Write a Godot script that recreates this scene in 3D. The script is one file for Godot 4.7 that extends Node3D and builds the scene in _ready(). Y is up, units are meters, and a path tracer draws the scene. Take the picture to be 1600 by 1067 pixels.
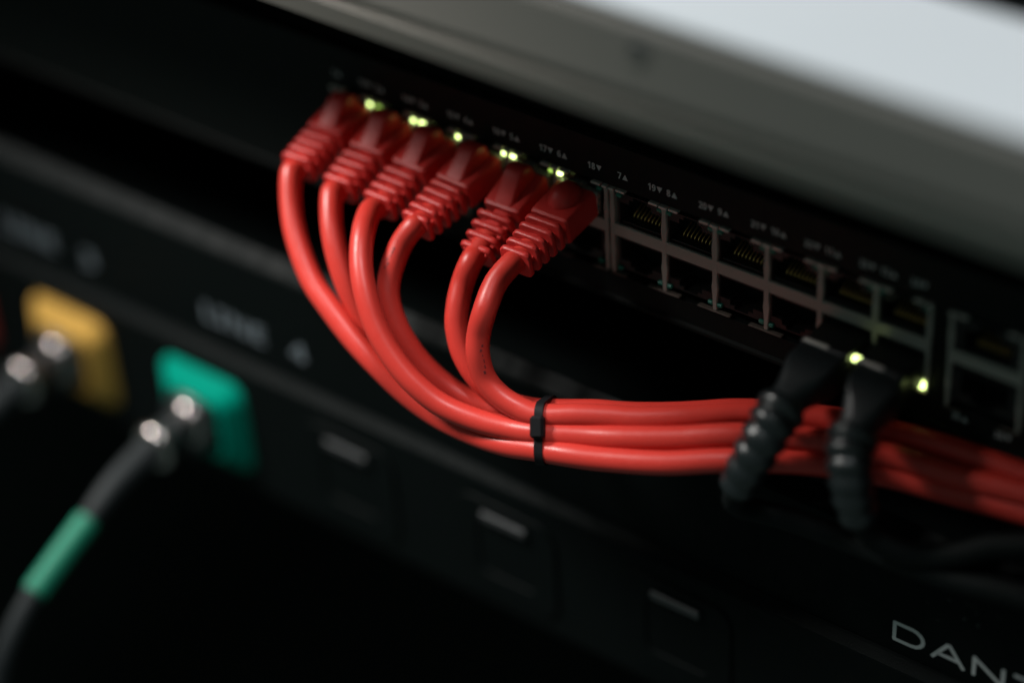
extends Node3D
# All shapes are given in millimetres and scaled by MM when they are committed.
# Axes: x along the rack, y up, z out of the switch's face (z = 0 is that face).

const MM := 0.001
const PITCH := 14.0
const GAP := 1.57
const X0 := -310.0
const X1 := 172.0
var rng := RandomNumberGenerator.new()
var M := {}
var sg := 0


func V(x: float, y: float, z: float) -> Vector3:
	return Vector3(x, y, z)


# ------------------------------------------------------------------ materials
func mat(called: String, c: Color, rough: float, metal := 0.0, spec := 0.5) -> StandardMaterial3D:
	var m := StandardMaterial3D.new()
	m.resource_name = called
	m.albedo_color = c.linear_to_srgb()
	m.roughness = rough
	m.metallic = metal
	m.metallic_specular = spec
	M[called] = m
	return m


func noise_texture(freq: float, lo: float, hi: float, sd: int, octaves := 4) -> NoiseTexture2D:
	var n := FastNoiseLite.new()
	n.noise_type = FastNoiseLite.TYPE_SIMPLEX_SMOOTH
	n.frequency = freq
	n.fractal_octaves = octaves
	n.seed = sd
	var t := NoiseTexture2D.new()
	t.width = 256
	t.height = 256
	t.seamless = true
	t.noise = n
	var g := Gradient.new()
	g.set_color(0, Color(lo, lo, lo))
	g.set_color(1, Color(hi, hi, hi))
	t.color_ramp = g
	return t


func grain(m: StandardMaterial3D, tile_mm: float, rough_tex: Texture2D, bump_tex: Texture2D, bump_cm: float) -> void:
	m.uv1_triplanar = true
	m.uv1_scale = Vector3.ONE / (tile_mm * MM)
	if rough_tex:
		m.roughness_texture = rough_tex
		m.roughness_texture_channel = BaseMaterial3D.TEXTURE_CHANNEL_RED
	if bump_tex:
		m.heightmap_enabled = true
		m.heightmap_texture = bump_tex
		m.heightmap_scale = bump_cm


func make_materials() -> void:
	var smudge := noise_texture(0.012, 0.72, 1.0, 3)
	var fine := noise_texture(0.16, 0.0, 1.0, 5, 2)
	var scuff := noise_texture(0.035, 0.62, 1.0, 9, 5)
	grain(mat("black_powder", Color(0.0058, 0.0072, 0.0068), 0.62, 0.0, 0.25), 16, smudge, fine, 0.004)
	grain(mat("black_device", Color(0.0026, 0.0040, 0.0040), 0.62, 0.0, 0.16), 22, smudge, fine, 0.004)
	mat("port_plastic", Color(0.0055, 0.006, 0.006), 0.5)
	grain(mat("black_rubber", Color(0.0085, 0.012, 0.0135), 0.42, 0.0, 0.6), 14, scuff, fine, 0.003)
	mat("cable_black", Color(0.012, 0.015, 0.016), 0.62, 0.0, 0.35)
	mat("black_jacket", Color(0.006, 0.008, 0.008), 0.7, 0.0, 0.25)
	mat("black_nylon", Color(0.006, 0.006, 0.007), 0.6, 0.0, 0.3)
	grain(mat("red_jacket", Color(0.58, 0.040, 0.029), 0.46, 0.0, 0.45), 24, scuff, fine, 0.0012)
	grain(mat("red_boot", Color(0.58, 0.034, 0.030), 0.52, 0.0, 0.42), 18, scuff, fine, 0.004)
	var clear := mat("clear_plastic", Color(0.55, 0.55, 0.5), 0.15)
	clear.albedo_color.a = 0.35
	clear.transparency = BaseMaterial3D.TRANSPARENCY_ALPHA
	grain(mat("shield_metal", Color(0.34, 0.325, 0.295), 0.6, 0.1), 12, scuff, null, 0)
	mat("lip_metal", Color(0.13, 0.10, 0.085), 0.6, 0.2)
	mat("plug_metal", Color(0.66, 0.62, 0.58), 0.5, 0.5)
	mat("warm_glint", Color(0.55, 0.36, 0.24), 0.4, 0.7)  # warm tone of a specular glint, put into the colour
	mat("gold", Color(0.95, 0.62, 0.22), 0.3, 1.0)
	mat("print_white", Color(0.46, 0.48, 0.49), 0.6)
	mat("print_dark", Color(0.16, 0.016, 0.016), 0.6)
	mat("print_grey", Color(0.12, 0.145, 0.165), 0.6)
	mat("led_off", Color(0.008, 0.18, 0.13), 0.35)
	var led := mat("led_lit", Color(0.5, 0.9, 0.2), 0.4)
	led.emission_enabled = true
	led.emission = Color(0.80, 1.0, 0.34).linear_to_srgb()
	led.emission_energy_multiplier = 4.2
	var dim := mat("led_dim", Color(0.3, 0.6, 0.12), 0.4)
	dim.emission_enabled = true
	dim.emission = Color(0.62, 1.0, 0.16).linear_to_srgb()
	dim.emission_energy_multiplier = 0.7
	grain(mat("grey_paint", Color(0.29, 0.266, 0.24), 0.55, 0.0, 0.35), 30, smudge, fine, 0.003)
	grain(mat("white_paint", Color(0.78, 0.80, 0.82), 0.5, 0.0, 0.4), 30, smudge, fine, 0.002)
	grain(mat("green_plastic", Color(0.0, 0.22, 0.155), 0.6, 0.0, 0.12), 20, smudge, fine, 0.002)
	grain(mat("yellow_plastic", Color(0.50, 0.29, 0.066), 0.6, 0.0, 0.15), 20, smudge, fine, 0.002)
	grain(mat("red_plastic", Color(0.45, 0.03, 0.02), 0.5), 20, smudge, fine, 0.002)
	mat("green_sleeve", Color(0.012, 0.175, 0.105), 0.5, 0.0, 0.35)
	mat("chrome", Color(0.52, 0.47, 0.455), 0.2, 1.0)
	mat("dark_metal", Color(0.09, 0.09, 0.095), 0.45, 0.9)
	mat("screw_grey", Color(0.11, 0.11, 0.105), 0.5)
	mat("tab_grey", Color(0.034, 0.037, 0.039), 0.5, 0.2)
	mat("rack_black", Color(0.036, 0.042, 0.040), 0.85, 0.0, 0.2)


# ------------------------------------------------------------------ shape helpers
func begin() -> SurfaceTool:
	var st := SurfaceTool.new()
	st.begin(Mesh.PRIMITIVE_TRIANGLES)
	return st


func tri(st: SurfaceTool, a: Vector3, b: Vector3, c: Vector3) -> void:
	st.add_vertex(a * MM)
	st.add_vertex(b * MM)
	st.add_vertex(c * MM)


func quad(st: SurfaceTool, a: Vector3, b: Vector3, c: Vector3, d: Vector3) -> void:
	# a b c d run counter-clockwise seen from outside; Godot's fronts run clockwise
	tri(st, a, c, b)
	tri(st, a, d, c)


func loft(st: SurfaceTool, rings: Array, hard := false, cap0 := true, cap1 := true, flat := false) -> void:
	# rings run counter-clockwise about the direction in which they follow each other
	sg += 1
	for i in rings.size() - 1:
		if hard:
			sg += 1
		st.set_smooth_group(-1 if flat else sg)
		var p: PackedVector3Array = rings[i]
		var q: PackedVector3Array = rings[i + 1]
		for j in p.size():
			var k := (j + 1) % p.size()
			quad(st, p[j], p[k], q[k], q[j])
	st.set_smooth_group(-1)
	for e in 2:
		if not (cap0 if e == 0 else cap1):
			continue
		var r: PackedVector3Array = rings[0] if e == 0 else rings[-1]
		var c := Vector3.ZERO
		for v in r:
			c += v / r.size()
		for j in r.size():
			var k := (j + 1) % r.size()
			if e == 0:
				tri(st, c, r[j], r[k])
			else:
				tri(st, c, r[k], r[j])


func rrect(w: float, h: float, r: float, n := 4) -> PackedVector2Array:
	var o := PackedVector2Array()
	for k in 4:
		var cx := (w / 2 - r) * (1 if k in [0, 3] else -1)
		var cy := (h / 2 - r) * (1 if k in [0, 1] else -1)
		for i in n + 1:
			var a := PI / 2 * (k + float(i) / n)
			o.append(Vector2(cx + r * cos(a), cy + r * sin(a)))
	return o


func ring(pts: PackedVector2Array, z: float, at := Vector3.ZERO) -> PackedVector3Array:
	var o := PackedVector3Array()
	for p in pts:
		o.append(Vector3(p.x, p.y, z) + at)
	return o


func cbox(st: SurfaceTool, c: Vector3, s: Vector3, ch := 0.15, b := Basis.IDENTITY) -> void:
	var rings := []
	for e in [[-s.z / 2, ch], [-s.z / 2 + ch, 0.0], [s.z / 2 - ch, 0.0], [s.z / 2, ch]]:
		var p := PackedVector3Array()
		for q in rrect(s.x - 2 * e[1], s.y - 2 * e[1], maxf(ch - e[1], 0.02), 1):
			p.append(c + b * Vector3(q.x, q.y, e[0]))
		rings.append(p)
	loft(st, rings, true, true, true, true)


func prism_x(st: SurfaceTool, profile: Array, x0: float, x1: float) -> void:
	# profile of (y, z) pairs swept along x
	var p := PackedVector2Array(profile)
	var area := 0.0
	for i in p.size():
		area += p[i].cross(p[(i + 1) % p.size()])
	if area < 0:
		p.reverse()
	var a := PackedVector3Array()
	var b := PackedVector3Array()
	for q in p:
		a.append(Vector3(x0, q.x, q.y))
		b.append(Vector3(x1, q.x, q.y))
	loft(st, [a, b], false, false, false, true)
	var t := Geometry2D.triangulate_polygon(p)
	for i in range(0, t.size(), 3):
		tri(st, a[t[i]], a[t[i + 1]], a[t[i + 2]])
		tri(st, b[t[i]], b[t[i + 2]], b[t[i + 1]])


func lathe_z(st: SurfaceTool, prof: Array, at: Vector3, n := 28) -> void:
	# prof of (radius, z)
	var rings := []
	for q in prof:
		var p := PackedVector3Array()
		for i in n:
			var a := TAU * i / n
			p.append(at + Vector3(q[0] * cos(a), q[0] * sin(a), q[1]))
		rings.append(p)
	loft(st, rings)


func smooth_path(c: Array, per := 8) -> PackedVector3Array:
	var o := PackedVector3Array()
	for i in c.size() - 1:
		var p0: Vector3 = c[i - 1] if i > 0 else 2 * c[0] - c[1]
		var p3: Vector3 = c[i + 2] if i + 2 < c.size() else 2 * c[-1] - c[-2]
		var a: Vector3 = c[i]
		for k in per:
			o.append(a.cubic_interpolate(c[i + 1], p0, p3, float(k) / per))
	o.append(c[-1])
	return o


func tube(st: SurfaceTool, path: PackedVector3Array, radii, n := 18) -> void:
	# radii: one number, or an array with one for each point of the path
	var rings := []
	var side := Vector3.ZERO
	for i in path.size():
		var d := (path[mini(i + 1, path.size() - 1)] - path[maxi(i - 1, 0)]).normalized()
		if i == 0:
			side = d.cross(Vector3(0.3, 1, 0.2)).normalized()
		side = (side - d * side.dot(d)).normalized()
		var up := d.cross(side)
		var r: float = radii[i] if radii is Array else radii
		var p := PackedVector3Array()
		for j in n:
			var a := TAU * j / n
			p.append(path[i] + (side * cos(a) + up * sin(a)) * r)
		rings.append(p)
	loft(st, rings)


func frame(st: SurfaceTool, outer: PackedVector2Array, inner: PackedVector2Array, z0: float, z1: float, ch: float, at: Vector3, shrink: PackedVector2Array) -> void:
	# a plate with an opening: outer side, chamfer, face, inner side
	loft(st, [ring(outer, z0, at), ring(outer, z1 - ch, at), ring(shrink, z1, at), ring(inner, z1, at), ring(inner, z0, at)], true, false, false)


# ------------------------------------------------------------------ nodes
var used := {}


func numbered(called: String) -> String:
	used[called] = used.get(called, -1) + 1
	return called if used[called] == 0 else "%s_%03d" % [called, used[called]]


func thing(called: String, label: String, category: String, at := Vector3.ZERO, group := "") -> Node3D:
	var o := Node3D.new()
	o.name = numbered(called)
	add_child(o, true)
	o.position = at * MM
	o.set_meta("label", label)
	o.set_meta("category", category)
	if group:
		o.set_meta("group", group)
	return o


func part(called: String, st: SurfaceTool, m: String, parent: Node3D, at := Vector3.ZERO) -> MeshInstance3D:
	st.generate_normals()
	var mesh := st.commit()
	return place(called, mesh, m, parent, at)


func place(called: String, mesh: Mesh, m: String, parent: Node3D, at := Vector3.ZERO) -> MeshInstance3D:
	var o := MeshInstance3D.new()
	o.mesh = mesh
	o.material_override = M[m]
	var k := 0
	var full := called
	while parent.has_node(full):
		k += 1
		full = "%s_%03d" % [called, k]
	o.name = full
	parent.add_child(o, true)
	o.position = at * MM
	return o


func lettering(called: String, text: String, height: float, m: String, parent: Node3D, at: Vector3, stretch := 1.0, bold := true) -> MeshInstance3D:
	var f := SystemFont.new()
	f.font_names = PackedStringArray(["Droid Sans"])
	f.font_weight = 700 if bold else 400
	var t := TextMesh.new()
	t.font = f
	t.text = text
	t.font_size = 40
	t.pixel_size = 0.001
	t.depth = 0.04 * MM
	t.horizontal_alignment = HORIZONTAL_ALIGNMENT_LEFT
	t.vertical_alignment = VERTICAL_ALIGNMENT_CENTER
	var o := place(called, t, m, parent, at)
	var k := height * MM / 0.02856
	o.scale = Vector3(k * stretch, k, 1.0)
	return o


func _ready() -> void:
	rng.seed = 7
	# ---- camera: an 85 mm lens about 55 cm away, looking down and to the left, focused on the middle of the ports
	var cam := Camera3D.new()
	cam.name = "camera"
	cam.fov = 16.07
	cam.near = 0.02
	cam.far = 20.0
	var lens := CameraAttributesPhysical.new()
	lens.frustum_focal_length = 85.0
	lens.frustum_focus_distance = 0.556
	lens.frustum_near = 0.02
	lens.frustum_far = 20.0
	lens.exposure_aperture = 2.7
	cam.attributes = lens
	add_child(cam)
	cam.transform = Transform3D(Basis(Vector3.UP, 0.6930) * Basis(Vector3.RIGHT, -0.6328) * Basis(Vector3.BACK, -0.0626), Vector3(0.28294, 0.30429, 0.37935))
	cam.fov = 16.07
	# ---- the dim room, and one soft lamp high above and a little in front of the rack
	var we := WorldEnvironment.new()
	we.name = "environment"
	var env := Environment.new()
	env.background_mode = Environment.BG_COLOR
	env.background_color = Color(0.062, 0.088, 0.081).linear_to_srgb()
	env.tonemap_mode = Environment.TONE_MAPPER_LINEAR
	env.tonemap_exposure = 1.0
	env.sdfgi_enabled = true
	env.ssao_enabled = true
	env.ssil_enabled = true
	we.environment = env
	add_child(we)
	var lamp := AreaLight3D.new()
	lamp.name = "ceiling_lamp"
	lamp.area_size = Vector2(0.5, 0.16)
	lamp.light_energy = 0.66
	lamp.light_color = Color(0.97, 0.99, 1.0)
	lamp.area_range = 4.0
	lamp.shadow_enabled = true
	add_child(lamp)
	lamp.look_at_from_position(Vector3(0.10, 0.95, 0.17), Vector3(0.08, 0.0, 0.03), Vector3(0, 0, -1))
	var spot := SpotLight3D.new()
	spot.name = "work_lamp"
	spot.light_energy = 0.92
	spot.light_color = Color(1.0, 0.985, 0.965)
	spot.light_size = 0.095
	spot.spot_angle = 15.6
	spot.spot_angle_attenuation = 1.0
	spot.spot_range = 4.0
	spot.shadow_enabled = true
	add_child(spot)
	spot.look_at_from_position(Vector3(-0.44, 0.43, 0.243), Vector3(-0.10, -0.060, 0.03), Vector3(0, 0, -1))

	make_materials()
	build_rack()
	build_switch()
	build_drawer()
	build_interface()
	build_red_cables()
	build_black_cables()
	build_round_connectors()


# ------------------------------------------------------------------ the rack around the devices
func build_rack() -> void:
	for s in [["rack_back", V(-69, -60, -300), V(520, 700, 4)], ["rack_side", V(-329, -60, -120), V(4, 700, 352)], ["rack_side", V(191, -60, -120), V(4, 700, 352)], ["rack_floor", V(-69, -412, -120), V(520, 4, 352)]]:
		var st := begin()
		cbox(st, V(0, 0, 0), s[2], 0.5)
		var o := part(s[0], st, "rack_black", self, s[1])
		o.set_meta("kind", "structure")


# ------------------------------------------------------------------ the network switch
func divider_x(c: int) -> float:
	# the line between port column c and the next one
	return (c - 6) * PITCH + (GAP if c > 6 else -GAP if c < 6 else 0.0)


func column_x(c: int) -> float:
	return (c - 6) * PITCH - PITCH / 2 + (GAP if c > 6 else -GAP)


func port_mesh(half_w: float, flip: float) -> ArrayMesh:
	# black plastic face with the stepped opening of an 8-pin jack, and the cavity behind it
	var st := begin()
	st.set_smooth_group(-1)
	var z := -0.35
	var lv := [-4.35, -4.1, 1.8, 3.1, 4.0, 4.35]
	var hw := [0.0, 5.8, 3.1, 1.9, 0.0]
	for i in 5:
		var a: float = lv[i] * flip
		var b: float = lv[i + 1] * flip
		for s in [-1, 1]:
			quad(st, V(hw[i] * s, a, z), V(half_w * s, a, z), V(half_w * s, b, z), V(hw[i] * s, b, z))
	var o := PackedVector2Array()
	for s in [1, -1]:
		for k in 3:
			var i: int = k if s == 1 else 2 - k
			var w: float = [5.8, 3.1, 1.9][i] * s
			var ys := [lv[i + 1], lv[i + 2]]
			if s == -1:
				ys.reverse()
			o.append(Vector2(w, ys[0] * flip))
			o.append(Vector2(w, ys[1] * flip))
	if flip < 0:
		o.reverse()
	loft(st, [ring(o, z), ring(o, -12.5)], false, false, false, true)
	st.set_smooth_group(-1)
	quad(st, V(-6, -4.4, -12.4), V(6, -4.4, -12.4), V(6, 4.4, -12.4), V(-6, 4.4, -12.4))
	# the ledge under the contacts
	cbox(st, V(0, -3.75 * flip, -6.0), V(11.2, 0.5, 10.5), 0.1)
	st.generate_normals()
	return st.commit()


func contacts_mesh(flip: float) -> ArrayMesh:
	var st := begin()
	for i in 8:
		var x := (i - 3.5) * 1.02
		var p := PackedVector3Array([V(x, -3.5 * flip, -8.0), V(x, -3.45 * flip, -3.2), V(x, -3.1 * flip, -2.7), V(x, -2.5 * flip, -3.1), V(x, 0.2 * flip, -9.0)])
		tube(st, p, 0.2, 6)
	st.generate_normals()
	return st.commit()


func shield(parent: Node3D, xs: Array, wide: float, left: float, right: float, yb: float) -> void:
	# the pressed metal frame round a block of jacks; xs are the lines of its uprights
	var top := 0.05
	var part_node := Node3D.new()
	part_node.name = "jack_block"
	parent.add_child(part_node, true)
	var st := begin()
	for i in xs.size():
		var x: float = xs[i]
		var w := 1.4
		if i == 0:
			x += 0.62
			w = 1.15
		elif i == xs.size() - 1:
			x -= 0.62
			w = 1.15
		var r := []
		for q in [[yb, 0.8], [yb + 4.0, 1.0], [yb + 6.0, 1.35], [yb + 8.2, 1.0], [-12.4, 1.0], [-9.0, 1.0], [-6.0, 1.3], [-4.0, 1.0], [-1.6, 0.85], [top, 1.2]]:
			var ww: float = w * q[1]
			r.append(PackedVector3Array([V(x - ww / 2, q[0], -2.5), V(x - ww / 2, q[0], 0.1), V(x - ww / 2 + 0.15, q[0], 0.3), V(x + ww / 2 - 0.15, q[0], 0.3), V(x + ww / 2, q[0], 0.1), V(x + ww / 2, q[0], -2.5)]))
		loft(st, r, false, true, true, true)
	part("upright", st, "shield_metal", part_node)
	st = begin()
	cbox(st, V((left + right) / 2, -10.75, -1.0), V(right - left - 0.2, 3.2, 2.5), 0.12)
	part("cross_bar", st, "shield_metal", part_node)
	st = begin()
	for i in xs.size():
		var x: float = xs[i]
		for k in [[-2.75, 2.5, 0.0], [0.0, 2.2, 0.12], [2.75, 2.5, -0.04]]:
			if (i == 0 and k[0] < 0) or (i == xs.size() - 1 and k[0] > 0):
				continue
			var off: float = k[0]
			if off == 0.0:
				off = 0.75 if i == 0 else -0.75 if i == xs.size() - 1 else 0.0
			else:
				off += 0.5 if i == 0 else -0.5 if i == xs.size() - 1 else 0.0
			cbox(st, V(x + off, 0.42, 0.0 + k[2]), V(k[1] - (0.9 if i in [0, xs.size() - 1] and k[0] == 0.0 else 0.0), 0.62, 1.5), 0.1)
	part("spring_tab", st, "plug_metal", part_node)
	st = begin()
	for i in xs.size():
		var x: float = xs[i]
		var a := x - 4.6 if i > 0 else x + 0.1
		var b := x + 4.4 if i < xs.size() - 1 else x - 0.1
		var jig := rng.randf_range(-0.12, 0.12)
		cbox(st, V((a + b) / 2, yb - 0.25 + jig, 0.0), V(b - a, 0.34, 1.4), 0.1, Basis(Vector3.BACK, rng.randf_range(-0.012, 0.012)))
	part("spring_lip", st, "lip_metal", part_node)


func arrow(parent: Node3D, at: Vector3, up: bool) -> void:
	var st := begin()
	var s := 1.0 if up else -1.0
	var p := PackedVector3Array([V(-0.78, -0.75 * s, 0), V(0.78, -0.75 * s, 0), V(0, 0.75 * s, 0)])
	if not up:
		p.reverse()
	var q := PackedVector3Array()
	for v in p:
		q.append(v + V(0, 0, 0.05))
	loft(st, [p, q], false, true, true, true)
	part("arrow_mark", st, "print_white", parent, at)


func number(t: Node3D, txt: String, up: bool, at: Vector3) -> void:
	var n := lettering("port_number", txt, 1.75, "print_white", t, at, 0.86)
	arrow(n, V((1.16 * txt.length() + 1.0) / n.scale.x, 0.0, -0.02), up)
	n.get_child(0).scale = Vector3(1.0 / n.scale.x, 1.0 / n.scale.y, 1.0)


func build_switch() -> void:
	var t := thing("network_switch", "black rack network switch with two rows of ports, red and black cables plugged in", "network switch", V(-69, -32, -150))
	var o := V(69, 32, 150)
	var yb := -22.9
	# the case, and a face with openings for the jack blocks
	var st := begin()
	cbox(st, V(-69, -10, -103), V(440, 43, 194), 0.8)
	part("housing", st, "black_powder", t, o)
	st = begin()
	var left := divider_x(0)
	var r1 := divider_x(12) + 0.2
	var u0 := 89.2
	var u1 := 108.6
	var z := -0.75
	for b in [[X0, left, -31.6, 12.2], [left, X1, 0.95, 12.2], [left, X1, -31.6, -23.9], [r1, u0, -23.9, 0.95], [u1, X1, -23.9, 0.95]]:
		cbox(st, V((b[0] + b[1]) / 2, (b[2] + b[3]) / 2, z), V(b[1] - b[0] - 0.02, b[3] - b[2] - 0.02, 1.5), 0.04)
	part("front_panel", st, "black_powder", t, o)
	st = begin()
	prism_x(st, [Vector2(-31.6, -1.4), Vector2(-31.0, 0.9), Vector2(-30.2, 0.9), Vector2(-29.8, 0.02), Vector2(-29.8, -1.4)], X0, X1)
	part("panel_bottom_edge", st, "black_powder", t, o)
	# jack blocks: two of six columns, and the uplink pair
	for blk in 2:
		var xs := []
		for c in 7:
			xs.append((c - 6 + blk * 6) * PITCH + (GAP if blk else -GAP))
		if blk == 0:
			xs[6] = -0.25
		else:
			xs[0] = 0.25
		shield_into(t, o, xs, yb)
	shield_into(t, o, [u0 + 0.4, u1 - 0.4], yb - 1.6)
	# jacks
	var up_port := port_mesh(6.2, 1.0)
	var low_port := port_mesh(6.2, -1.0)
	var up_pins := contacts_mesh(1.0)
	var low_pins := contacts_mesh(-1.0)
	for c in range(1, 13):
		for row in 2:
			var at := V(column_x(c), -4.75 if row == 0 else -17.15, 0)
			var p := place("port", up_port if row == 0 else low_port, "port_plastic", t, at + o)
			var k := place("contacts", up_pins if row == 0 else low_pins, "gold", p)
			k.set_meta("kind", "stuff")
	for row in 2:
		var at := V((u0 + u1) / 2, -4.75 if row == 0 else -18.2, 0)
		var p := place("port", port_mesh(9.0, 1.0 if row == 0 else -1.0), "port_plastic", t, at + o)
		var k := place("contacts", up_pins if row == 0 else low_pins, "gold", p)
		k.set_meta("kind", "stuff")
	# status lights: two in the outer corners of every jack
	var lens_st := begin()
	cbox(lens_st, V(0, 0, 0), V(1.45, 0.95, 0.9), 0.2)
	lens_st.generate_normals()
	var lens := lens_st.commit()
	var lit := {"r1": 1, "l2": 2, "r2": 1, "l3": 1, "r3": 1, "r4": 1, "l5": 1, "r5": 2, "l6": 1}
	for c in range(1, 13):
		for s in [-1, 1]:
			var x: float = column_x(c) + s * 5.72
			var key: String = ("l" if s < 0 else "r") + str(c)
			var how: int = lit.get(key, 0)
			place("added_glint_tip", lens, ["led_off", "led_lit", "led_dim"][how], t, V(x, -1.05, -0.1) + o)
			if how == 1:
				led_glow(V(x, -1.05, 0.5))
			var low_on: bool = c == 12 and s == 1
			place("added_glint_tip", lens, "led_lit" if low_on else "led_off", t, V(x, -21.35, -0.1) + o)
			if low_on:
				t.get_child(-1).scale = Vector3(1.0, 2.3, 2.6)
				led_glow(V(x, -21.35, 0.5))
	# added stub with a glowing tip, standing for an LED glint between the black plugs
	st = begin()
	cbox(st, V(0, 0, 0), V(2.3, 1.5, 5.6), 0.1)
	part("added_glint_stem", st, "port_plastic", t, V(70.8, -16.2, 2.9) + o)
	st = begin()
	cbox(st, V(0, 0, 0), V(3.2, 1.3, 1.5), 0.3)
	part("added_glint_tip", st, "led_lit", t, V(70.8, -16.0, 6.4) + o)  # added glowing tip that plays the glint, not a jack indicator
		# printed numbers
	for c in range(0, 13):
		var x := divider_x(c)
		if c == 6:
			number(t, "18", false, V(-6.0, 4.5, 0.03) + o)
			number(t, "7", true, V(2.6, 4.5, 0.03) + o)
			continue
		if c > 0:
			var s := str(c + 12)
			number(t, s, false, V(x - 4.5 - (0.0 if c < 12 else 1.2), 4.5, 0.03) + o)
		if c < 12:
			number(t, str(c + 1), true, V(x + 0.75, 4.5, 0.03) + o)
	number(t, "25", true, V(91.6, -26.6, 0.03) + o)
	number(t, "26", false, V(102.2, -27.2, 0.03) + o)


func shield_into(t: Node3D, o: Vector3, xs: Array, yb: float) -> void:
	var before := t.get_child_count()
	shield(t, xs, 0, xs[0], xs[-1], yb)
	var n: Node3D = t.get_child(before)
	n.position = o * MM


func led_glow(at: Vector3) -> void:
	var l := AreaLight3D.new()
	l.name = "led_glow"
	l.area_size = Vector2(0.0016, 0.0011)
	l.light_energy = 0.00000025
	l.light_color = Color(0.74, 1.0, 0.22).linear_to_srgb()
	l.area_range = 2.0
	l.shadow_enabled = true
	add_child(l, true)
	l.position = at * MM
	l.rotation.y = PI


# ------------------------------------------------------------------ the grey drawer that overhangs the switch
func build_drawer() -> void:
	var t := thing("rack_drawer", "light grey metal rack drawer with a white top, overhanging the black switch", "rack drawer", V(-69, 53, 0))
	var o := V(69, -53, 0)
	var st := begin()
	prism_x(st, [Vector2(53, -160), Vector2(53, 45.6), Vector2(53.6, 46.6), Vector2(59.4, 47.9), Vector2(60.2, 47.4), Vector2(60.6, 46.5), Vector2(61.8, 46.5), Vector2(62.3, 47.6), Vector2(63.2, 48.3), Vector2(77.2, 48.4), Vector2(78.8, 47.8), Vector2(79.7, 46.4), Vector2(79.7, -160)], X0, X1)
	part("front_bezel", st, "grey_paint", t, o)
	st = begin()
	prism_x(st, [Vector2(79.75, 12.2), Vector2(79.75, 47.0), Vector2(80.3, 47.9), Vector2(81.0, 47.7), Vector2(81.3, 47.0), Vector2(81.3, 12.2)], X0, X1)
	part("top_plate", st, "white_paint", t, o)
	st = begin()
	lathe_z(st, [[2.3, -0.3], [2.3, 0.15], [2.1, 0.3], [1.3, 0.4], [1.2, 0.1], [0.3, 0.1]], V(0, 0, 0), 24)
	part("screw", st, "screw_grey", t, o + V(44.5, 73.2, 48.4))
	t = thing("blank_panel", "plain black blank panel standing behind the white drawer top", "blank panel", V(-69, 81, 0))
	st = begin()
	cbox(st, V(0, 45, 10), V(X1 - X0, 88, 3.6), 0.6)
	part("plate", st, "black_device", t)


# ------------------------------------------------------------------ the audio interface below
func module_frame(depth: float) -> ArrayMesh:
	# a square collar whose four sides slope up from the panel to a rim round the opening
	var st := begin()
	var rim := minf(19.0, 21.5 - depth * 0.5)
	loft(st, [ring(rrect(32, 31, 5.5, 6), 0), ring(rrect(31.6, 30.6, 5.3, 6), 0.5), ring(rrect(rim + 2.0, rim + 1.0, 3.4, 6), depth), ring(rrect(rim, rim - 1, 2.8, 6), depth), ring(rrect(rim - 0.6, rim - 1.6, 2.6, 6), 0)], true, false, false)
	st.generate_normals()
	return st.commit()


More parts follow.
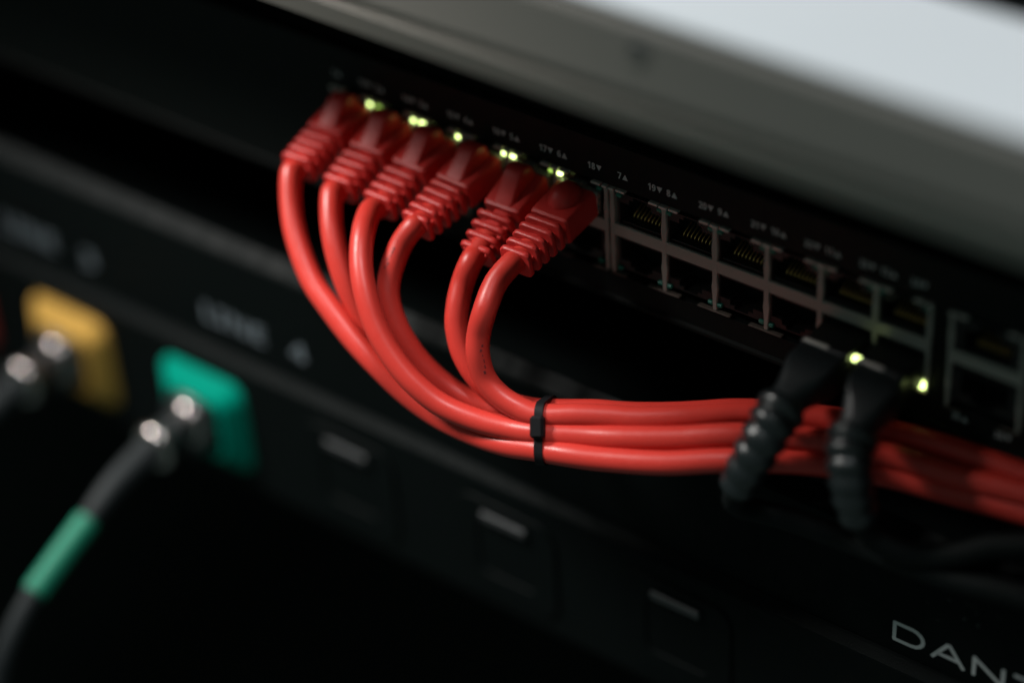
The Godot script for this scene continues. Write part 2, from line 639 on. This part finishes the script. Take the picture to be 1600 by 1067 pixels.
func build_interface() -> void:
	var t := thing("audio_interface", "black rack audio interface with coloured connector frames and white lettering", "audio interface", V(-69, -132, -150))
	var o := V(69, 132, 150)
	var st := begin()
	cbox(st, V(-69, -107, -105), V(440, 46, 200), 0.8)
	part("chassis", st, "black_device", t, o)
	st = begin()
	prism_x(st, [Vector2(-48.9, 13.0), Vector2(-48.3, 13.4), Vector2(-48.3, 13.9), Vector2(-48.8, 14.5), Vector2(-51.2, 17.4), Vector2(-52.0, 18), Vector2(-83.9, 18), Vector2(-83.9, 13.0)], X0, X1)
	part("upper_front", st, "black_device", t, o)
	st = begin()
	prism_x(st, [Vector2(-84.05, -10), Vector2(-84.05, 18.2), Vector2(-84.6, 18.6), Vector2(-86.6, 20.6), Vector2(-87.2, 20.8), Vector2(-127.5, 20.8), Vector2(-129.5, 20), Vector2(-131.5, 17), Vector2(-131.5, -10)], X0, X1)
	part("lower_front", st, "black_device", t, o)
	var tall := module_frame(5.0)
	var flat := module_frame(0.35)
	var xs := [-234, -181, -128, -75, -22, 31, 84, 137]
	for i in 6:
		var f := place("connector_frame", tall if i < 3 else flat, ["red_plastic", "yellow_plastic", "green_plastic", "black_device"][mini(i, 3)], t, V(xs[i] + 1.2, -108.2, 20.85) + o)
		f.set_meta("label", ["red", "yellow", "green", "black"][mini(i, 3)] + " square connector frame")
		if i >= 3:
			st = begin()
			cbox(st, V(0, 10.8, 0.9), V(14.5, 2.6, 1.0), 0.35)
			part("latch_tab", st, "tab_grey", f)
			continue
		st = begin()
		lathe_z(st, [[9.4, -0.5], [9.4, 0.2], [8.0, 0.3], [7.7, -2.0], [0.5, -2.1]], V(0, 0, 0), 32)
		part("socket", st, "port_plastic", f)
	st = begin()
	lathe_z(st, [[1.9, -0.2], [1.9, 0.6], [1.5, 1.0], [0.4, 1.1]], V(0, 0, 0), 20)
	part("added_glint_disc", st, "warm_glint", t, V(79.6, -101.5, 20.8) + o)  # added disc, coloured as a warm specular glint; no real screw
	st = begin()
	for k in 18:
		var p := V(rng.randf_range(97, 128), -55 - 14 * rng.randf(), 18.03)
		var sz := rng.randf_range(0.08, 0.2)
		cbox(st, p, V(sz, sz * rng.randf_range(0.6, 1.6), 0.08), 0.02)
	part("dust", st, "print_white", t, o).set_meta("kind", "stuff")
	lettering("lettering", "LINE", 5.6, "print_grey", t, V(-126.5, -74.0, 18.04) + o, 1.35)
	lettering("lettering", "4", 5.6, "print_grey", t, V(-94, -74.0, 18.04) + o, 1.35)
	lettering("lettering", "LINE", 5.6, "print_grey", t, V(-207, -74.0, 18.04) + o, 1.35)
	lettering("lettering", "3", 5.6, "print_grey", t, V(-173, -74.0, 18.04) + o, 1.35)
	# the name in wide drawn capitals: strokes of even width
	var H := 5.0
	var word := {
		"D": [[[0, 0], [0, H], [4.4, H], [5.6, 4.8], [6.6, 4.2], [7.2, 3.4], [7.4, 2.5], [7.2, 1.6], [6.6, 0.8], [5.6, 0.2], [4.4, 0], [0, 0]]],
		"A": [[[0, 0], [3.6, H], [4.2, H], [7.8, 0]], [[1.6, 1.5], [6.2, 1.5]]],
		"N": [[[0, 0], [0, H], [7.2, 0], [7.2, H]]],
		"T": [[[0, H], [7.4, H]], [[3.7, H], [3.7, 0]]],
		"E": [[[6.4, H], [0, H], [0, 0], [6.4, 0]], [[0, 2.5], [5.8, 2.5]]],
	}
	var x := 90.4
	for ch in ["D", "A", "N", "T", "E"]:
		st = begin()
		for line in word[ch]:
			for i in line.size() - 1:
				var a := V(line[i][0], line[i][1], 0)
				var b := V(line[i + 1][0], line[i + 1][1], 0)
				var d := (b - a).normalized()
				cbox(st, (a + b) / 2 + V(0, 0, 0.02 + 0.002 * i), V(a.distance_to(b) + 0.6, 0.95, 0.05), 0.01, Basis(d, V(0, 0, 1).cross(d), V(0, 0, 1)))
		part("letter", st, "print_white", t, V(x, -80.2, 18.02) + o)
		x += {"D": 9.9, "A": 10.4, "N": 10.0, "T": 9.0, "E": 8.0}[ch]


# ------------------------------------------------------------------ red patch cables
func boot_rings(w: float, h: float, r: float, z0: float, z1: float, ch: float) -> Array:
	return [ring(rrect(w - 2 * ch, h - 2 * ch, maxf(r - ch, 0.3)), z0), ring(rrect(w, h, r), z0 + ch), ring(rrect(w, h, r), z1 - ch), ring(rrect(w - 2 * ch, h - 2 * ch, maxf(r - ch, 0.3)), z1)]


func build_red_cables() -> void:
	# per cable: column, droop and turn of the boot (degrees), shape of the latch cover, path of the jacket
	var looks := [
		"leftmost red patch cable, its boot at the far end of the plug row",
		"red patch cable second from the left, between the leftmost plug and the third",
		"red patch cable third from the left, lying in front of the tied bundle",
		"red patch cable fourth from the left, just left of the gap in the plug row",
		"red patch cable just right of the gap in the row of red plugs",
		"rightmost red patch cable, with a rounded dome on its plug beside the empty ports",
	]
	var sag := [7.0, 11.5, 12.5, 11.5, 20.5, 9.0]
	var yaw := [5.0, 2.5, -1.0, -3.0, 1.0, 1.0]
	var paths := [
		[V(-76.5, -8.1, 26.0), V(-72.8, -13.4, 31.5), V(-67.8, -18.8, 36.0), V(-59.9, -25.2, 40.5), V(-52.2, -29.3, 43.0), V(-43.5, -33.9, 45.0), V(-35.1, -38.0, 46.0), V(-26.9, -42.5, 46.0), V(-18.2, -45.7, 45.5), V(-7.6, -46.4, 45.3), V(1.6, -45.6, 45.0), V(10.8, -43.3, 44.5), V(18.9, -41.8, 43.5), V(26.5, -40.9, 41.5), V(40.4, -38.7, 37.0), V(52.8, -36.7, 30.5), V(67.2, -36.7, 21.5), V(81.5, -38.2, 14.0), V(95.3, -39.4, 10.0), V(112.5, -39.1, 7.2), V(131.3, -37.8, 6.0), V(168, -38, 4)],
		[V(-62.8, -8.3, 27.0), V(-57.9, -15.0, 33.5), V(-51.8, -22.4, 37.8), V(-45.5, -30.7, 39.6), V(-38.8, -38.8, 39.9), V(-30.8, -45.7, 39.2), V(-21.3, -50.0, 38.2), V(-11.0, -52.0, 36.8), V(-0.8, -50.3, 36.8), V(9.0, -46.7, 36.9), V(18.9, -45.7, 33.6), V(28.9, -44.2, 30.3), V(38.6, -42.6, 26.4), V(48.0, -40.7, 22.2), V(57.6, -39.8, 17.8), V(67.3, -39.3, 13.7), V(77.4, -39.1, 10.6), V(98.1, -39.9, 6.6), V(129.5, -38.0, 2.8), V(166, -39, 1)],
		[V(-50.2, -8.0, 28.0), V(-47.0, -10.7, 34.5), V(-43.3, -14.3, 40.0), V(-39.2, -18.7, 44.0), V(-34.2, -24.6, 47.0), V(-28.8, -29.8, 48.5), V(-22.3, -34.8, 49.0), V(-15.0, -39.1, 48.0), V(-6.9, -41.2, 46.0), V(1.9, -41.3, 44.0), V(10.1, -40.1, 42.5), V(20.3, -38.7, 39.0), V(28.7, -37.1, 36.5), V(40.7, -35.1, 31.5), V(52.4, -32.7, 26.0), V(67.4, -32.6, 18.0), V(80.4, -33.7, 12.5), V(94.5, -35.4, 9.0), V(111.7, -34.9, 6.3), V(130.4, -33.6, 5.0), V(167, -34, 3)],
		[V(-37.5, -8.7, 26.0), V(-39.2, -13.4, 30.0), V(-38.9, -18.6, 35.0), V(-37.0, -23.3, 38.6), V(-32.6, -30.0, 40.5), V(-26.7, -37.5, 40.0), V(-19.2, -43.2, 38.3), V(-10.2, -45.8, 36.3), V(-1.0, -46.1, 33.6), V(8.3, -45.3, 31.0), V(17.3, -44.2, 27.9), V(26.3, -43.2, 24.7), V(34.9, -42.2, 20.6), V(43.4, -41.2, 16.2), V(51.9, -40.8, 11.8), V(60.6, -40.9, 7.7), V(79.1, -40.0, 2.7), V(98.2, -39.5, 0.1), V(126.9, -37.8, -2.1), V(160, -38, -6)],
		[V(-21.6, -14.5, 25.5), V(-22.3, -19.0, 28.5), V(-21.3, -23.0, 32.0), V(-19.8, -27.2, 34.6), V(-16.6, -32.4, 36.6), V(-11.5, -37.3, 37.3), V(-4.8, -41.2, 36.5), V(2.9, -40.1, 36.6), V(10.3, -38.7, 34.5), V(17.4, -37.8, 31.3), V(24.7, -37.3, 28.3), V(31.6, -36.8, 24.6), V(38.4, -36.1, 20.6), V(44.9, -35.5, 16.2), V(51.7, -35.3, 12.3), V(58.8, -35.5, 8.8), V(73.8, -34.8, 4.3), V(97.4, -35.3, 0.5), V(113.2, -36.2, -3.4), V(150, -36.2, -8)],
		[V(-8.4, -8.4, 27.5), V(-8.8, -11.3, 32.5), V(-7.9, -15.2, 38.0), V(-8.6, -21.1, 40.0), V(-8.0, -25.9, 41.5), V(-6.1, -31.3, 42.0), V(-2.4, -34.5, 42.0), V(2.7, -36.4, 41.5), V(8.5, -36.9, 40.5), V(17.1, -35.4, 37.0), V(23.9, -34.8, 34.0), V(30.7, -34.3, 31.0), V(42.5, -33.0, 24.0), V(50.9, -32.6, 18.0), V(64.0, -33.0, 10.5), V(80.0, -32.6, 6.0), V(95.0, -33.0, 3.2), V(111.0, -33.4, 1.8), V(129.0, -33.0, 1.0), V(165, -33, 0)],
	]
	# shared shapes of the boot
	var body := begin()
	loft(body, [ring(rrect(10.6, 6.9, 0.8), 0.6), ring(rrect(11.2, 7.5, 1.0), 1.1), ring(rrect(10.6, 7.4, 1.0), 11.8), ring(rrect(9.9, 6.8, 1.0), 12.5), ring(rrect(5.4, 4.2, 1.6), 12.5), ring(rrect(5.2, 4.2, 1.8), 18.0), ring(rrect(5.2, 4.8, 2.0), 25.6), ring(rrect(5.0, 4.6, 2.2), 26.2)], true)
	for s in [-1, 1]:
		for k in 4:
			cbox(body, V(s * (2.9 - 0.12 * k), 0.7 - 0.08 * k, 15.6 + 2.8 * k), V(1.8, 1.3, 1.6), 0.2)
	body.generate_normals()
	var body_mesh := body.commit()
	var rib_meshes := []
	for i in 5:
		var st := begin()
		var z0 := 13.5 + 2.8 * i
		loft(st, boot_rings(10.3 - 0.4 * i, 7.8 - 0.18 * i, 1.7, z0, z0 + 1.45, 0.32), false)
		st.generate_normals()
		rib_meshes.append(st.commit())
	var tongue := begin()
	var tr := []
	for q in [[0.5, 5.0, 2.0], [0.9, 6.6, 2.2], [2.0, 7.7, 2.4], [3.2, 8.3, 2.45], [4.4, 8.4, 2.45], [5.6, 8.0, 2.45], [7.0, 7.0, 2.45], [8.6, 5.9, 2.5], [10.4, 4.6, 2.6], [11.6, 3.85, 2.6]]:
		var top: float = q[1]
		var hw: float = q[2]
		tr.append(PackedVector3Array([V(-hw - 0.4, 3.0, q[0]), V(hw + 0.4, 3.0, q[0]), V(hw, top - 0.45, q[0]), V(hw - 0.2, top - 0.12, q[0]), V(hw - 0.6, top, q[0]), V(-hw + 0.6, top, q[0]), V(-hw + 0.2, top - 0.12, q[0]), V(-hw, top - 0.45, q[0])]))
	loft(tongue, tr)
	tongue.generate_normals()
	var tongue_mesh := tongue.commit()
	var dome := begin()
	var dr := []
	for i in 13:
		var a := PI * (0.03 + 0.94 * i / 12.0)
		var rad := sin(a)
		var p := PackedVector3Array()
		for j in 20:
			var b := TAU * j / 20
			p.append(V(3.9 * rad * cos(b), 3.0 + 4.4 * rad * sin(b), 5.3 - 4.8 * cos(a)))
		dr.append(p)
	loft(dome, dr)
	dome.generate_normals()
	var dome_mesh := dome.commit()
	var clear := begin()
	loft(clear, boot_rings(11.4, 6.4, 0.4, -9.0, 0.9, 0.3), true)
	clear.generate_normals()
	var clear_mesh := clear.commit()
	for i in 6:
		var at := V(column_x(i + 1), -5.2, 0)
		var t := thing("patch_cable", looks[i], "patch cable", at, "red patch cables in the top row of the switch")
		var turn := Basis(Vector3.UP, deg_to_rad(yaw[i])) * Basis(Vector3.RIGHT, deg_to_rad(sag[i]))
		var b := place("boot", body_mesh, "red_boot", t)
		b.basis = turn
		for k in 5 if i in [3, 5] else 4:
			var rb := place("rib", rib_meshes[k], "red_boot", b)
			if not i in [3, 5]:
				rb.position.z = (0.9 + 0.05 * k) * MM
			if i == 4:
				rb.basis = Basis(Vector3.RIGHT, deg_to_rad(0.9 * k))
		place("latch_cover", dome_mesh if i == 5 else tongue_mesh, "red_boot", b)
		var c := place("connector", clear_mesh, "clear_plastic", t)
		c.basis = Basis(Vector3.RIGHT, deg_to_rad(sag[i] * 0.3))
		var ctrl: Array = paths[i].duplicate()
		var inside := at + turn * V(0, 0, 19)
		var mouth := at + turn * V(0, 0, 24.5)
		ctrl[0] = mouth.lerp(ctrl[0], 0.5) + (turn * V(0, 0, 1)) * 1.6
		ctrl.push_front(mouth)
		ctrl.push_front(inside)
		var st := begin()
		tube(st, smooth_path(ctrl), 2.82, 22)
		part("jacket", st, "red_jacket", t, -at)
		if i in [3, 5]:
			# faint dark print and scuffs along the side of the jacket
			var way := smooth_path(ctrl)
			st = begin()
			for k in 6:
				var n: int = (26 + k) if i == 3 else (43 + 2 * k)
				var d := (way[n + 1] - way[n]).normalized()
				var look := (V(283, 304, 379) - way[n]).normalized()
				var off := (look - d * look.dot(d)).normalized()
				off = off.rotated(d, rng.randf_range(-0.15, 0.15) + (0.55 if i == 3 else -0.3))
				var w := off.cross(d)
				cbox(st, way[n] + off * 2.79, V(rng.randf_range(0.25, 0.6), rng.randf_range(0.4, 0.9), 0.12), 0.03, Basis(w, d, w.cross(d)))
			part("jacket_print", st, "print_dark", t, -at)
	# the tie round the bundle
	var mid := V(9.0, -41.8, 38.1)
	var along := V(0.86, 0.13, -0.36).normalized()
	var e1 := along.cross(V(0, 1, 0)).normalized() * -1.0
	var e2 := along.cross(e1) * -1.0
	if e2.y < 0:
		e2 = -e2
	var pts := PackedVector2Array()
	for pth in paths:
		var sm := smooth_path(pth)
		var best := 1e9
		var hit := Vector3.ZERO
		for v in sm:
			var d: float = absf((v - mid).dot(along))
			if d < best and v.distance_to(mid) < 25:
				best = d
				hit = v
		for k in 20:
			var a := TAU * k / 20
			pts.append(Vector2((hit - mid).dot(e1), (hit - mid).dot(e2)) + Vector2(cos(a), sin(a)) * 3.0)
	var hull := Geometry2D.convex_hull(pts)
	hull.remove_at(hull.size() - 1)
	var tie := thing("cable_tie", "black nylon cable tie cinched round the bundle of red cables", "cable tie", mid)
	var st2 := begin()
	var rr := []
	for q in [[0.0, -1.0], [0.6, -1.0], [0.6, 1.0], [0.0, 1.0]]:
		var p := PackedVector3Array()
		var cen := Vector2.ZERO
		for h in hull:
			cen += h / hull.size()
		for h in hull:
			var g: Vector2 = h + (h - cen).normalized() * q[0]
			p.append(e1 * g.x + e2 * g.y + along * q[1])
		rr.append(p)
	rr.append(rr[0])
	loft(st2, rr, true, false, false)
	part("strap", st2, "black_nylon", tie)
	var face := V(0.52, 0.59, 0.62)
	var out := (face - along * face.dot(along)).normalized()
	var edge := 0.0
	for h in hull:
		edge = maxf(edge, (e1 * h.x + e2 * h.y).dot(out))
	var upw := along.cross(out) * -1.0
	if upw.y < 0:
		upw = -upw
	st2 = begin()
	cbox(st2, out * (edge + 0.6) + upw * 0.4, V(3.3, 5.2, 2.6), 0.6, Basis(along, upw, along.cross(upw)))
	part("head", st2, "black_nylon", tie)


# ------------------------------------------------------------------ black patch cables
func build_black_cables() -> void:
	var data := [
		["black patch cable with a ribbed boot crossing the red bundle, left of the pair", 11, [V(64.6, -18.0, 9.5), V(64.2, -18.6, 14.0), V(63.9, -19.4, 19.0), V(63.6, -20.9, 25.0), V(63.4, -23.2, 29.0), V(62.1, -28.0, 32.0), V(60.2, -33.8, 34.0), V(58.2, -40.2, 35.0)], [V(57.6, -42.6, 34.6), V(57.8, -47, 31.5), V(60.5, -49.6, 28), V(68, -50.6, 25.5), V(84, -50.4, 24.5), V(104, -49.6, 24), V(128, -47, 22), V(166, -46, 20)]],
		["black patch cable with a ribbed boot crossing the red bundle, right of the pair", 12, [V(78.8, -18.0, 9.5), V(79.6, -17.8, 13.5), V(80.6, -19.0, 19.0), V(81.3, -21.2, 24.5), V(82.3, -23.3, 27.5), V(83.9, -27.2, 29.5), V(85.2, -32.6, 30.0), V(86.8, -39.2, 29.0)], [V(88, -42.4, 28.2), V(91, -45.0, 27.0), V(97.1, -46.0, 25.4), V(106.9, -43.2, 22.6), V(115, -39.5, 19), V(130, -36, 15.5), V(164, -34, 13)]],
	]
	for d in data:
		var at := V(column_x(d[1]), -17.6, 0)
		var t := thing("black_patch_cable", d[0], "patch cable", at, "black patch cables in the bottom row of the switch")
		var st := begin()
		loft(st, boot_rings(11.4, 7.6, 0.5, -8.0, 9.0, 0.25), true)
		part("plug", st, "port_plastic", t)
		st = begin()
		loft(st, boot_rings(11.8, 8.3, 0.5, 8.6, 9.9, 0.2), true)
		part("metal_rim", st, "dark_metal", t)
		st = begin()
		cbox(st, V(-2.2, 4.1, 9.25), V(6.2, 0.5, 1.1), 0.12)
		part("metal_tab", st, "plug_metal", t)
		# boot: from the flat square plug to a round waist, then round ridges down to the tip
		var p := smooth_path(d[2], 24)
		var rings := []
		var side := Vector3.RIGHT
		for i in p.size():
			var dir := (p[mini(i + 1, p.size() - 1)] - p[maxi(i - 1, 0)]).normalized()
			side = (side - dir * side.dot(dir)).normalized()
			var up := dir.cross(side)
			var f := float(i) / (p.size() - 1)
			var w := 5.75
			var h := 4.3
			var r := 0.7
			if f < 0.40:
				var s := smoothstep(0.12, 0.40, f)
				w = lerpf(5.75, 4.3, s)
				h = lerpf(4.3, 3.6, s)
				r = lerpf(0.7, 3.6, s)
			else:
				var s := (f - 0.40) / 0.60
				var body := lerpf(5.9, 4.3, s)
				var ridge := pow(0.5 + 0.5 * cos(TAU * (s * 6.0 - 0.5)), 0.6)
				var amp := lerpf(0.95, 0.5, s)
				w = body - amp + amp * ridge
				if s > 0.93:
					w *= lerpf(1.0, 0.72, (s - 0.93) / 0.07)
				h = w
				r = w * 0.98
			var rg := PackedVector3Array()
			for q in rrect(2 * w, 2 * h, minf(r, minf(w, h) * 0.98), 6):
				rg.append(p[i] + side * q.x + up * q.y - at)
			rings.append(rg)
		st = begin()
		loft(st, rings)
		part("boot", st, "black_rubber", t)
		st = begin()
		var ctrl: Array = [p[-18]] + d[3]
		tube(st, smooth_path(ctrl), 2.7, 18)
		part("jacket", st, "black_jacket", t, -at)


# ------------------------------------------------------------------ round connectors in the coloured frames
func build_round_connectors() -> void:
	for i in 2:
		var x := -128.0 if i == 0 else -181.0
		var at := V(x, -107.5, 20.8)
		var t := thing("round_connector_cable", "black cable with a metal plug and a green marker sleeve in the green frame" if i == 0 else "black cable with a metal plug in the yellow frame", "cable", at, "cables plugged into the coloured frames")
		var st := begin()
		lathe_z(st, [[8.6, -1.0], [9.2, 0.5], [9.2, 6.4], [8.6, 7.2], [5.0, 7.4]], V(-0.4, -0.6, 0), 32)
		part("shell", st, "black_rubber", t)
		st = begin()
		lathe_z(st, [[5.6, 4.0], [5.0, 7.4], [5.0, 14.0], [5.4, 14.4], [5.4, 20.0], [4.4, 21.5], [3.9, 23.0]], V(0, 0, 0))
		part("barrel", st, "dark_metal", t)
		for z in [7.0, 20.0]:
			st = begin()
			var pr := []
			for k in 17:
				var a := PI * (k / 16.0)
				pr.append([4.8 + 2.0 * sin(a), z - 2.0 * cos(a)])
			lathe_z(st, pr, V(0, 0, 0), 36)
			part("ring", st, "chrome", t)
		var c: Array = [V(x, -107.5, 40), V(x, -108, 47), V(x, -110, 57), V(x, -114, 66.5)]
		var c2: Array = [V(x, -113.0, 64), V(x, -116.5, 72.5), V(x, -119.8, 80), V(x, -124.5, 90.5), V(x, -133, 101), V(x, -142, 107), V(x, -160, 112), V(x, -230, 116), V(x, -330, 110)]
		st = begin()
		var path := smooth_path(c)
		var radii := []
		for k in path.size():
			radii.append(lerpf(4.6, 3.3, float(k) / (path.size() - 1)))
		tube(st, path, radii, 20)
		part("strain_relief", st, "cable_black", t, -at)
		st = begin()
		tube(st, smooth_path(c2), 2.9, 18)
		part("jacket", st, "cable_black", t, -at)
		if i == 0:
			st = begin()
			tube(st, smooth_path([V(x, -114.6, 68.0), V(x, -117.3, 74.4), V(x, -120.6, 81.8), V(x, -124.5, 90.3)], 6), 3.5, 20)
			part("marker_sleeve", st, "green_sleeve", t, -at)
